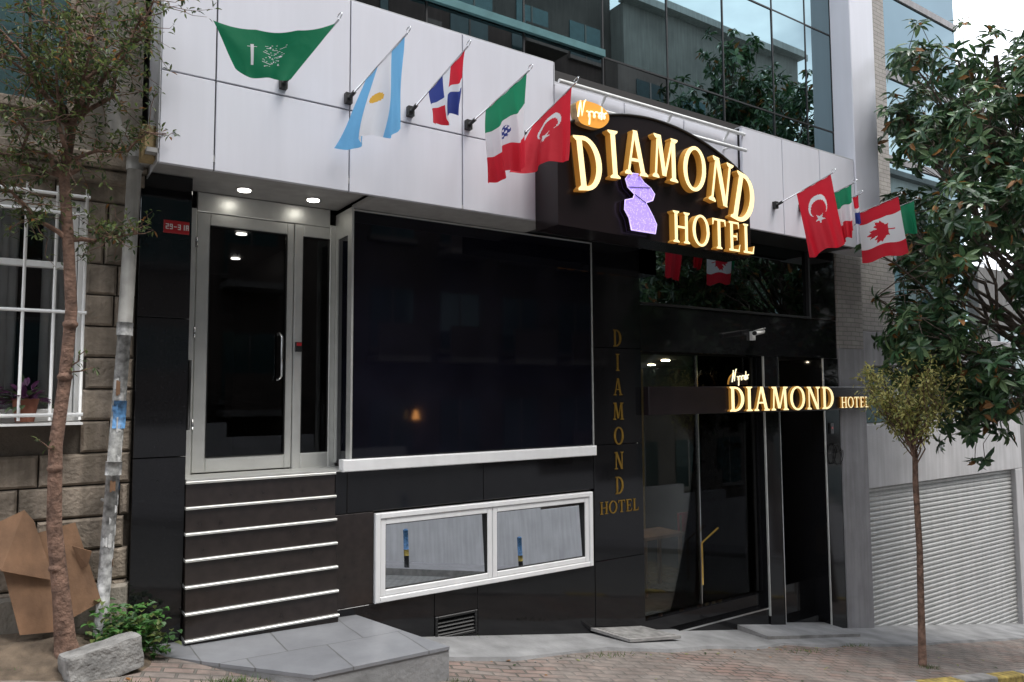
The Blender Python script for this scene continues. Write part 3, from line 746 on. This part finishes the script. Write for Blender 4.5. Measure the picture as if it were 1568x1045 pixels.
# ------------------------------------------------------------------ left stone house
E=empty('stone_house')
g=MB()
wy=0.06
g.box(-8,-1.1,wy+.05,4,-1,3.7,'stonej'); g.box(0.44,0.80,wy+.05,4,-1,3.7,'stonej'); g.box(-1.1,0.44,wy+.05,4,-1,1.58,'stonej'); g.box(-1.1,0.44,wy+.05,4,3.32,3.7,'stonej')
g.box(-8,0.80,wy+.02,4,3.70,9,'stucco')
z=-0.6; row=0
while z<3.44:
    h=0.245; x=-4.0+(row%2)*0.28
    while x<0.79:
        w=random.choice((0.50,0.58,0.66)); a=x; b=min(x+w,0.795)
        zt_=z+h
        segs=[(a,b)]
        if zt_>1.60 and z<3.28:
            segs=[]
            if a<-1.08: segs.append((a,min(b,-1.08)))
            if b>0.44: segs.append((max(a,0.44),b))
        for (p,q) in segs:
            if q-p>0.05: g.bbox(p+.005,q-.006,wy-random.uniform(.0,.015),wy+.06,z+.006,zt_-.006,'stone',0.018,0.004)
        x+=w
    z+=h; row+=1
g.bbox(-8,0.82,-0.05,0.2,3.46,3.56,'stone',0.02); g.bbox(-8,0.835,-0.10,0.2,3.565,3.68,'stone',0.02)
g.bbox(-8,0.80,0.0,0.2,-0.6,0.35,'stucco',0.03,0.01)
g.build('walls',E)
g=MB()
frame(g,-1.08,0.44,1.60,3.32,0.05,wy+.06,wy+.16,'whitep'); frame(g,-0.30,0.385,1.655,3.265,0.045,wy+.08,wy+.14,'whitep')
g.bbox(-0.25,0.34,wy+.085,wy+.14,2.78,2.83,'whitep',.005)
g.box(-0.25,0.34,wy+.16,wy+.165,1.65,3.27,'winglass'); g.box(-1.03,-0.3,wy+.16,wy+.165,1.65,3.27,'winglass')
for i in range(26):
    x=-1.0+i*0.054
    if 0.02<x<0.16: continue
    g.tube([(x,wy+.21+.015*math.sin(i*1.7),1.6),(x,wy+.21+.015*math.sin(i*1.7),3.3)],0.032,'curtain',8)
g.box(-1.1,0.44,1.0,1.05,1.5,3.4,'dark')
g.build('window',E)
g=MB()
gy=-0.12
for i in range(9):
    x=-1.1+i*0.19
    g.tube([(x,gy,1.62),(x,gy,3.36)],0.011,'whitep',8)
for z in (1.66,2.42,3.16,3.30): g.tube([(-1.15,gy-.004,z),(0.44,gy-.004,z)],0.013,'whitep',8)
for z in (1.66,2.42,3.25): g.tube([(0.42,gy,z),(0.42,0.1,z)],0.012,'whitep',8)
g.box(-1.1,0.44,gy-0.05,0.1,1.585,1.60,'whitep')
g.build('window_grille',E)
g=MB()
frame(g,-0.9,0.35,3.95,5.6,0.08,0.0,0.12,'stone'); g.box(-0.82,0.27,0.04,0.075,4.03,5.52,'opW')
for i in range(6): g.tube([(-0.75+i*.18,-0.06,3.98),(-0.75+i*.18,-0.06,5.5)],0.008,'darkmetal',6)
g.build('upper_window',E)
for x in (0.08,-0.22):
    g=MB(); z0=1.61
    g.tube([(x,-0.02,z0),(x,-0.02,z0+.15),(x,-0.02,z0+.17)],[.06,.085,.09],'terra',14)
    for i in range(80):
        d=Vector((random.gauss(0,1),random.gauss(0,1),random.uniform(-.3,1.3))).normalized(); g.leaf(Vector((x,-0.02,z0+.15))+d*random.uniform(.02,.14),d,Vector((0,0,1)),.09,.035,random.choice(('purp','purp','lf3')))
    g.build('potted_plant')
g=MB()
py=-0.12
g.tube([(0.55,py,5.6),(0.575,py,3.98),(0.60,py,3.86),(0.70,py,3.80),(0.735,py,3.74),(0.735,py,3.60)],0.05,'pipe',14)
g.tube([(0.735,py,3.62),(0.70,py,2.30)],0.052,'pipe',14)
g.tube([(0.70,py,2.30),(0.655,py,1.25)],0.048,'pipe2',14); g.tube([(0.656,py,1.27),(0.60,py,0.02)],0.047,'pipe2',14)
g.tube([(0.701,py,2.36),(0.699,py,2.26)],0.058,'pipe2',14); g.tube([(0.657,py,1.30),(0.653,py,1.20)],0.057,'pipe2',14); g.tube([(0.736,py,3.66),(0.734,py,3.56)],0.062,'pipe',14)
for i in range(26):
    zc=random.uniform(.5,2.2); t=(zc-.02)/2.28; xc=0.60+.10*t; a0=random.uniform(-2.6,.2); wa=random.uniform(.3,.9); hh=random.uniform(.03,.10)
    ring=[]
    for q in range(5):
        a=a0+wa*q/4; ring.append((xc+.0505*math.cos(a),py+.0505*math.sin(a)))
    kk=random.choice(('paper','paper','blue','card')) if i%3==0 else 'paper'; dz=[random.uniform(-.012,.012) for _ in range(5)]
    for q in range(4):
        g.face([(ring[q][0],ring[q][1],zc-dz[q]),(ring[q+1][0],ring[q+1][1],zc-dz[q+1]),(ring[q+1][0],ring[q+1][1],zc+hh+dz[q+1]),(ring[q][0],ring[q][1],zc+hh+dz[q])],kk)
g.tube([(0.681,py,1.76),(0.673,py,1.55)],0.0515,'blue',14)
for z in (3.1,1.0): g.tube([(0.60,0.06,z),(0.62,py,z)],0.012,'pipe')
g.build('drain_pipe')
g=MB()
g.bbox(0.74,0.835,-0.46,-0.3,3.58,3.84,'rust',0.02); g.box(0.76,0.83,-0.3,0.0,3.69,3.73,'pipe')
g.build('junction_box')
g=MB(); NX,NY=34,14
P=[]
for j in range(NY+1):
    for i in range(NX+1):
        x=-3+4.0*i/NX; y=-0.75+1.0*j/NY
        e=max(0,min(1,(j/NY)*2.2))*(1-max(0,(x-0.55)/.45)**2 if x>.55 else 1)
        P.append((x,y,gz(x)-0.02+e*(0.13+0.03*math.sin(7*x+3*y)+random.uniform(-.012,.012))))
fs=[(j*(NX+1)+i,j*(NX+1)+i+1,(j+1)*(NX+1)+i+1,(j+1)*(NX+1)+i) for j in range(NY) for i in range(NX)]
g.faces(P,fs,'soil',True); g.build('soil_bed')
g=MB()
def sheet(P,k,th=.006):
    P=[Vector(p) for p in P]; n=(P[1]-P[0]).cross(P[2]-P[0]).normalized()*th
    g.face(P,k); g.face([p+n for p in P[::-1]],k)
    for i in range(len(P)):
        a=P[i];b=P[(i+1)%len(P)]; g.face([a,a+n,b+n,b],k)
sheet([(0.28,-0.22,0.14),(0.60,-0.16,0.28),(0.42,-0.05,0.86),(0.13,-0.10,0.80)],'card'); sheet([(0.30,-0.20,0.48),(-0.02,-0.24,0.60),(-0.16,-0.08,0.86),(0.10,-0.06,0.98),(0.16,-0.08,0.90)],'card')
sheet([(0.10,-0.25,0.15),(0.34,-0.24,0.13),(0.26,-0.12,0.60),(-.02,-0.14,0.62)],'card')
sheet([(0.40,-0.12,0.70),(0.52,-0.2,0.66),(0.50,-0.17,0.55),(0.46,-0.12,0.52)],'card')
g.build('cardboard_box')
g=MB()
T=Matrix.Translation((0.57,-0.62,-0.005))@Matrix.Rotation(math.radians(16),4,'Z')@Matrix.Rotation(math.radians(-5),4,'Y')
def blk(T,L,W,Hh,k,ns=12):
    for ax in range(3):
        for sgn in (-1,1):
            grid=[]
            for i in range(ns+1):
                for j in range(ns+1):
                    a=-1+2*i/ns;b=-1+2*j/ns
                    v=[0,0,0]; v[ax]=sgn; v[(ax+1)%3]=a; v[(ax+2)%3]=b
                    v=Vector(v); l=(abs(v.x)**26+abs(v.y)**26+abs(v.z)**26)**(1/26); v=v/l
                    q=Vector((v.x*L/2,v.y*W/2*(1-.12*v.z),v.z*Hh/2))
                    q+=Vector((math.sin(q.y*40+q.z*31),math.sin(q.x*27+q.z*45),math.sin(q.x*33+q.y*38)))*0.003
                    grid.append(T@q)
            g.faces(grid,[(i*(ns+1)+j,i*(ns+1)+j+1,(i+1)*(ns+1)+j+1,(i+1)*(ns+1)+j) for i in range(ns) for j in range(ns)],k,False)
blk(T,0.48,0.19,0.22,'conc')
g.build('concrete_block')
g=MB()
for i in range(620):
    x=random.gauss(0.80,0.14); y=random.uniform(-0.42,-0.10); zb=gz(x)+0.02
    h=abs(random.gauss(0.12,0.10))+.02
    if x<.5 or x>1.12: continue
    d=Vector((random.gauss(0,1),random.gauss(0,1)-.3,random.uniform(-.2,.8)))
    g.leaf(Vector((x,y,zb+min(h,.36))),d,Vector((0,0,1)),random.uniform(.04,.08),random.uniform(.03,.055),random.choice(('pl1','pl1','mg2','lf2')))
for i in range(40):
    x=random.gauss(0.78,0.1); y=random.uniform(-0.3,-0.12); g.tube([(x,y,gz(x)),(x+random.uniform(-.06,.06),y,gz(x)+random.uniform(.1,.3))],.003,'pl1',4)
g.build('weed_plant')
g=MB()
spots=[(1.35,-0.95,.25,160),(1.75,-1.28,.2,140),(2.3,-1.27,.35,100),(0.7,-0.9,.2,60),(8.0,-0.9,.4,80),(9.3,-0.75,.3,60),(0.2,-0.5,.4,120),(3.0,-1.25,.1,60),(9.3,-1.7,.15,80),(5.0,-.72,.5,60),(4.2,-.05,.8,60)]
for (cx,cy,sp,n) in spots:
    for i in range(n):
        x=random.gauss(cx,sp*.5); y=random.gauss(cy,.04); z=gz(x)+0.003; a=random.uniform(0,6.28); h=random.uniform(.015,.05); w=.004
        b=Vector((x,y,z)); s_=Vector((math.cos(a)*w,math.sin(a)*w,0)); t_=b+Vector((random.gauss(0,.02),random.gauss(0,.02),h))
        g.face([b-s_,b+s_,t_],random.choice(('pl1','lf1','lf2')))
g.build('grass')

# ------------------------------------------------------------------ trees
def branch(g,p0,p1,r0,r1,k,wob=.05,n=6,seg=7):
    p0=Vector(p0);p1=Vector(p1);L=(p1-p0).length;pts=[];rs=[]
    for i in range(n+1):
        t=i/n; w=Vector((random.gauss(0,1),random.gauss(0,1),random.gauss(0,.5)))*wob*L*(math.sin(math.pi*t))
        pts.append(p0.lerp(p1,t)+w); rs.append(r0+(r1-r0)*t)
    g.tube(pts,rs,k,seg); return pts
E=empty('young_street_tree'); g=MB()
ty=-0.45
tr=[(0.38,ty,0.0),(0.36,ty,0.12),(0.33,ty,0.40),(0.27,ty,0.9),(0.26,ty,1.45),(0.30,ty,1.9),(0.325,ty,2.4),(0.29,ty,2.9),(0.25,ty,3.35),(0.28,ty,3.7)]
g.tube(tr,[.085,.066,.055,.047,.043,.041,.038,.037,.035,.033],'bark',12)
for (x,z) in ((.30,1.93),(.32,2.3),(.26,1.3),(.29,.62)): g.ellipsoid((x,ty-.02,z),(.05,.04,.035),'bark',10,7)
tips=[]
starts=[Vector(tr[-1]),Vector(tr[-2]),Vector(tr[-3]),Vector((0.30,ty,1.95)),Vector((0.26,ty,1.4))]
mains=[]
for i,(dx,dy,dz,s) in enumerate([(-.35,-.1,.9,0),(.15,.0,1.0,0),(.45,-.1,.75,0),(-.55,-.2,.5,0),(.62,-.2,.45,1),(-.1,-.4,.9,1),(-.6,0,.15,1),(.35,-.35,.7,0),(-.2,.1,1.1,0),(.45,.0,.1,2),(-.45,-.15,.35,2),(0.05,.1,1.2,0),(-.7,-.3,.8,0),(.1,-.5,.6,0),(-.3,-.3,.3,1),(.5,-.4,1.0,0)]):
    a=starts[s]; b=a+Vector((dx,dy,dz))*random.uniform(.8,1.15); mains.append(branch(g,a,b,.020,.006,'bark',.06))
small=[]
for a,b in ((starts[3],(0.42,ty-.1,2.12)),(starts[3],(0.48,ty,2.0)),(starts[4],(0.16,ty-.1,1.5))): small.append(branch(g,a,b,.007,.003,'bark',.06,4))
for pts in mains:
    for q in pts[2:]:
        for k in range(6):
            d=Vector((random.gauss(0,1),random.gauss(0,1),random.gauss(.1,.8))).normalized(); e=q+d*random.uniform(.12,.40)
            tips.append(branch(g,q,e,.004,.0013,'bark',.08,4,4))
tips+=small
g.build('trunk',E)
g=MB()
for tw in tips:
    for q in tw[1:]:
        for k in range(random.choice((1,2,3,4,5))):
            d=Vector((random.gauss(0,1),random.gauss(0,1),random.gauss(0,.8))); g.leaf(q+d*.008,d,Vector((random.gauss(0,.4),0,1)),random.uniform(.035,.06),random.uniform(.012,.02),random.choice(('lf1','lf2','lf3','lf3','mg4') if random.random()<.25 else ('lf1','lf2','lf3')))
g.build('crown',E)
E=empty('magnolia_tree'); g=MB()
base=Vector((12.9,-2.0,gz(12.9)-.1)); fork=Vector((12.3,-2.0,1.6))
g.tube([base,base.lerp(fork,.5)+Vector((.05,0,0)),fork],[.17,.14,.12],'bark2',12)
C=Vector((11.1,-1.95,4.10)); RR=Vector((2.3,1.95,3.45))
clusters=[]
lobes=[]
while len(lobes)<74:
    v=Vector((random.uniform(-1,1),random.uniform(-1,1),random.uniform(-1,1)))
    if .35<v.length<1: lobes.append(v)
def flagzone(e):
    # keep foliage clear of the row of flags that hangs beside the crown
    return e.x<10.5 and 3.0<e.z<4.9 and e.y<-0.9 and e.x<9.75+0.9*max(0,-1.6-e.y)*0 + 1.95*max(0,e.y+6.5)*0 + (0.35 if e.y>-2 else 0.0)
def okp(e):
    v=Vector(((e.x-C.x)/RR.x,(e.y-C.y)/RR.y,(e.z-C.z)/RR.z))
    if v.length>1.06: return False
    if 2.9<e.z<4.9 and e.y<-1.0 and e.x<9.9*(e.y+6.5)/5.0+.25: return False
    if e.x<10.75: return e.y<-0.78
    return e.y<-0.2
for lo in lobes:
    lc=C+Vector((lo.x*RR.x,lo.y*RR.y,lo.z*RR.z))*.88
    if lc.x<10.8: lc.y=min(lc.y,-.95)
    st=fork+Vector((-.25*max(0,min(1,(lc.z-3)/3)),0,max(0,(lc.z-3)*.6)))
    cand=[]
    for k in range(22):
        d=Vector((random.gauss(0,1),random.gauss(0,1),random.gauss(0,.9))).normalized(); r=random.uniform(.2,1)**.6*.62
        e=lc+d*r
        if okp(e): cand.append((e,d))
    if len(cand)<4: continue
    if not okp(lc): lc=cand[0][0]
    lim=branch(g,st,lc,.035,.010,'bark2',.05,6,6)
    for e,d in cand:
        branch(g,lim[random.randint(4,6)],e,.007,.004,'bark2',.06,3,4); clusters.append((e,d))
g.tube([fork,fork+Vector((-.2,.05,1.6)),C+Vector((.3,0,1.0)),C+Vector((.2,0,2.4))],[.10,.085,.06,.03],'bark2',9)
mt=g.build('trunk',E)
g=MB()
for (e,d) in clusters:
    ax=(d*.8+Vector((0,0,.55))).normalized(); u=ax.cross(Vector((.3,.9,.1))).normalized(); w=ax.cross(u)
    tone=random.random()
    for k in range(random.randint(9,13)):
        a=k*2.4; el=random.uniform(-.35,.75)
        dd=(u*math.cos(a)+w*math.sin(a))*math.cos(el)+ax*math.sin(el)+Vector((0,0,-.25))
        q=random.random()
        mk='mg4' if q<.05 else ('mg3' if q<.18+.25*tone else ('mg2' if q<.60 else 'mg1'))
        g.leaf(e-ax*random.uniform(0,.08),dd,ax,random.uniform(.12,.21),random.uniform(.05,.075),mk,.18,.22)
mc=g.build('crown',E)
# a second, bigger magnolia on the opposite pavement (same meshes, larger); it shows in the facade glass
E2=empty('magnolia_tree')
for src,nm in ((mt,'trunk'),(mc,'crown')):
    o=bpy.data.objects.new(nm,src.data); COL.objects.link(o); o.parent=E2; o.location=-base
nb=Vector((20.6,-8.7,gz(20.6)-.1)); E2.location=nb; E2.scale=(1.65,1.3,1.7)
E=empty('small_street_tree'); g=MB()
bx,by=9.32,-1.61; bz=gz(bx)
tr=[(bx-.02,by,bz-.05),(bx+.0,by,bz+.6),(bx+.03,by,bz+1.4),(bx-.0,by,bz+2.2),(bx+.02,by,1.05)]
g.tube(tr,[.05,.04,.036,.034,.03],'bark',10)
c=Vector((bx,by,1.76)); tips=[]
for i in range(54):
    d=Vector((random.gauss(0,1),random.gauss(0,1),random.gauss(.35,.7))).normalized(); e=c+Vector((d.x*.68,d.y*.60,d.z*.56))*random.uniform(.55,1.05)
    s0=Vector((bx,by,random.uniform(.85,1.35))); tips.append(branch(g,s0,e,.010,.003,'bark',.07,5,5))
g.build('trunk',E)
g=MB()
for i in range(3800):
    tw=random.choice(tips); q=random.choice(tw[2:]); d=Vector((random.gauss(0,1),random.gauss(0,1),random.gauss(0,1))).normalized()
    p=q+d*abs(random.gauss(0,.06))
    up=(p.z-1.35)
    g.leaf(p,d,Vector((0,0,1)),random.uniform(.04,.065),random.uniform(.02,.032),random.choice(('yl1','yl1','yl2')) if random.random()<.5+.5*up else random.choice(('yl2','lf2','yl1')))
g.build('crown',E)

# ------------------------------------------------------------------ neighbour on right
E=empty('garage_building'); g=MB()
g.bbox(10.99,16.35,0.0,0.4,0.30,1.28,'plaster',0.01)
g.bbox(16.05,16.35,0.0,0.4,-3.4,0.295,'plaster',0.01)
g.box(10.99,16.35,0.62,5,-4,2.6,'dark')
g.bbox(11.0,16.35,0.25,0.6,1.29,2.2,'opW',0.01); g.bbox(11.0,16.35,0.05,0.5,2.21,2.75,'plasterg',0.01)
for x in (11.05,12.3,13.6,14.9): g.box(x,x+.06,0.2,0.25,1.29,2.2,'whitep')
g.bbox(11.0,12.2,0.1,5,2.76,13,'beige',0.01); g.bbox(12.21,14.8,0.15,5,2.76,13,'bglass',0.01)
for z in (4.2,5.7,7.2,8.7,10.2): g.box(12.22,14.82,0.12,0.3,z,z+.12,'plasterg')
g.build('walls',E)
g=MB()
z=0.295
while z>-3.5:
    g.faces([(11.0,0.10,z),(16.05,0.10,z),(16.05,0.075,z-.03),(11.0,0.075,z-.03),(16.05,0.078,z-.062),(11.0,0.078,z-.062),(16.05,0.10,z-.075),(11.0,0.10,z-.075)],[(0,1,2,3),(3,2,4,5),(5,4,6,7)],'shutter'); z-=.075
g.box(10.985,11.03,0.02,0.07,-2.4,0.298,'alu')
g.build('roller_shutter',E)
g=MB()
g.bbox(17.2,26,1.0,8,-6,4.5,'opT',.02); g.bbox(26,45,0.5,8,-9,3,'opB',.02)
for i in range(4): g.box(18+i*2,19.2+i*2,0.95,0.998,1.5,3.2,'opW')
g.build('distant_house')
# ------------------------------------------------------------------ opposite side (seen in reflections)
def house(name,x0,x1,y,h,k,kt='opT',storey=3.0):
    E=empty(name); g=MB(); zb=gz(x1)-1
    g.box(x0,x1-.02,y-8,y,zb,h,k)
    g.box(x0-.1,x1+.08,y-.1,y+.35,h+.002,h+.25,kt)
    z=gz(x0)+1.2
    while z+1.8<h:
        x=x0+.8
        while x+1.3<x1:
            g.box(x,x+1.25,y+.001,y+.03,z,z+1.6,'opW')
            g.box(x-.08,x+1.33,y+.001,y+.12,z-.12,z-.002,kt); g.box(x+.6,x+.65,y+.031,y+.05,z,z+1.6,kt)
            if random.random()<.35: g.box(x-.1,x+1.4,y+.001,y+.8,z-.4,z-.25,kt); g.box(x-.1,x+1.4,y+.75,y+.8,z-.248,z+.6,k)
            x+=2.1
        z+=storey
    g.build('body',E)
house('apartment_house',-14,-3,-11.5,12,'opC'); house('apartment_house',-3,7,-11.0,13.5,'opC'); house('apartment_house',7,16,-11.8,16.5,'opC','opA'); house('apartment_house',16,25,-11.2,14.6,'opA','opB'); house('apartment_house',25,40,-11.8,12,'opB','opT')
g=MB()
for i in range(20):
    a=-10+2*i; g.box(a,a+2,-10.2,-10.0,gz(a+2)-.5,gz(a)+1.5,'plaster')
g.build('boundary_wall')
for x in (7.15,10.1):
    g=MB(); z=gz(x)
    g.tube([(x,-8.3,z-.05),(x,-8.3,z+.25)],.055,'darkmetal',14); g.tube([(x,-8.3,z+.25),(x,-8.3,z+.38)],.056,'kerby',14); g.tube([(x,-8.3,z+.38),(x,-8.3,z+.78)],.055,'blue',14); g.ellipsoid((x,-8.3,z+.78),(.055,.055,.035),'blue')
    g.build('bollard')
g=MB()
g.box(8.92,9.08,-11.8,-11.72,1.05,1.45,'darkmetal'); g.tube([(9.0,-11.72,1.4),(9.0,-11.55,1.45),(9.0,-11.5,1.36)],.015,'darkmetal'); g.tube([(9.0,-11.5,1.36),(9.0,-11.5,1.26),(9.0,-11.5,1.12)],[.04,.07,.10],'lampw',14)
g.build('wall_lamp')

# ------------------------------------------------------------------ camera, light, world
yaw=math.radians(34);p=math.atan(80/1132);r=math.radians(0.3)
F=Vector((math.sin(yaw)*math.cos(p),math.cos(yaw)*math.cos(p),math.sin(p)))
R=Vector((math.cos(yaw),-math.sin(yaw),0));U=R.cross(F)
R2=R*math.cos(r)-U*math.sin(r);U2=R*math.sin(r)+U*math.cos(r)
cam=bpy.data.cameras.new('camera'); co=bpy.data.objects.new('camera',cam); COL.objects.link(co)
cam.sensor_width=36; cam.lens=36*1132/1568; cam.clip_end=600
m=Matrix((( R2.x,U2.x,-F.x,0),(R2.y,U2.y,-F.y,-6.5),(R2.z,U2.z,-F.z,1.8),(0,0,0,1)))
co.matrix_world=m; SC.camera=co
el=math.radians(62); az=math.radians(150)
sd=Vector((math.sin(az)*math.cos(el),math.cos(az)*math.cos(el),math.sin(el)))
sl=bpy.data.lights.new('sun','SUN'); sl.energy=3.0; sl.angle=math.radians(25); sl.color=(1,.97,.92)
so=bpy.data.objects.new('sun',sl); COL.objects.link(so); so.rotation_euler=sd.to_track_quat('Z','Y').to_euler()
w=bpy.data.worlds.new('World'); SC.world=w; w.use_nodes=True; nt=w.node_tree; N=nt.nodes; L=nt.links
bg=N['Background']; sky=N.new('ShaderNodeTexSky'); sky.sky_type='NISHITA'; sky.sun_disc=False; sky.sun_elevation=el; sky.sun_rotation=az; sky.dust_density=3
tc=N.new('ShaderNodeTexCoord'); mp=N.new('ShaderNodeMapping'); mp.inputs['Scale'].default_value=(1,1,2.2); nz=N.new('ShaderNodeTexNoise'); nz.inputs['Scale'].default_value=2.6; nz.inputs['Detail'].default_value=6
L.new(tc.outputs['Generated'],mp.inputs[0]); L.new(mp.outputs[0],nz.inputs['Vector'])
rp=N.new('ShaderNodeValToRGB'); rp.color_ramp.elements[0].position=.38; rp.color_ramp.elements[1].position=.58; rp.color_ramp.elements[0].color=(.3,.3,.3,1)
L.new(nz.outputs['Fac'],rp.inputs[0])
mxn=N.new('ShaderNodeMix'); mxn.data_type='RGBA'; L.new(rp.outputs['Color'],mxn.inputs[0]); L.new(sky.outputs[0],mxn.inputs[6]); mxn.inputs[7].default_value=(21.5,22.2,23.6,1)
L.new(mxn.outputs[2],bg.inputs[0]); bg.inputs[1].default_value=0.15
SC.view_settings.view_transform='Standard'; SC.view_settings.look='None'; SC.view_settings.exposure=0
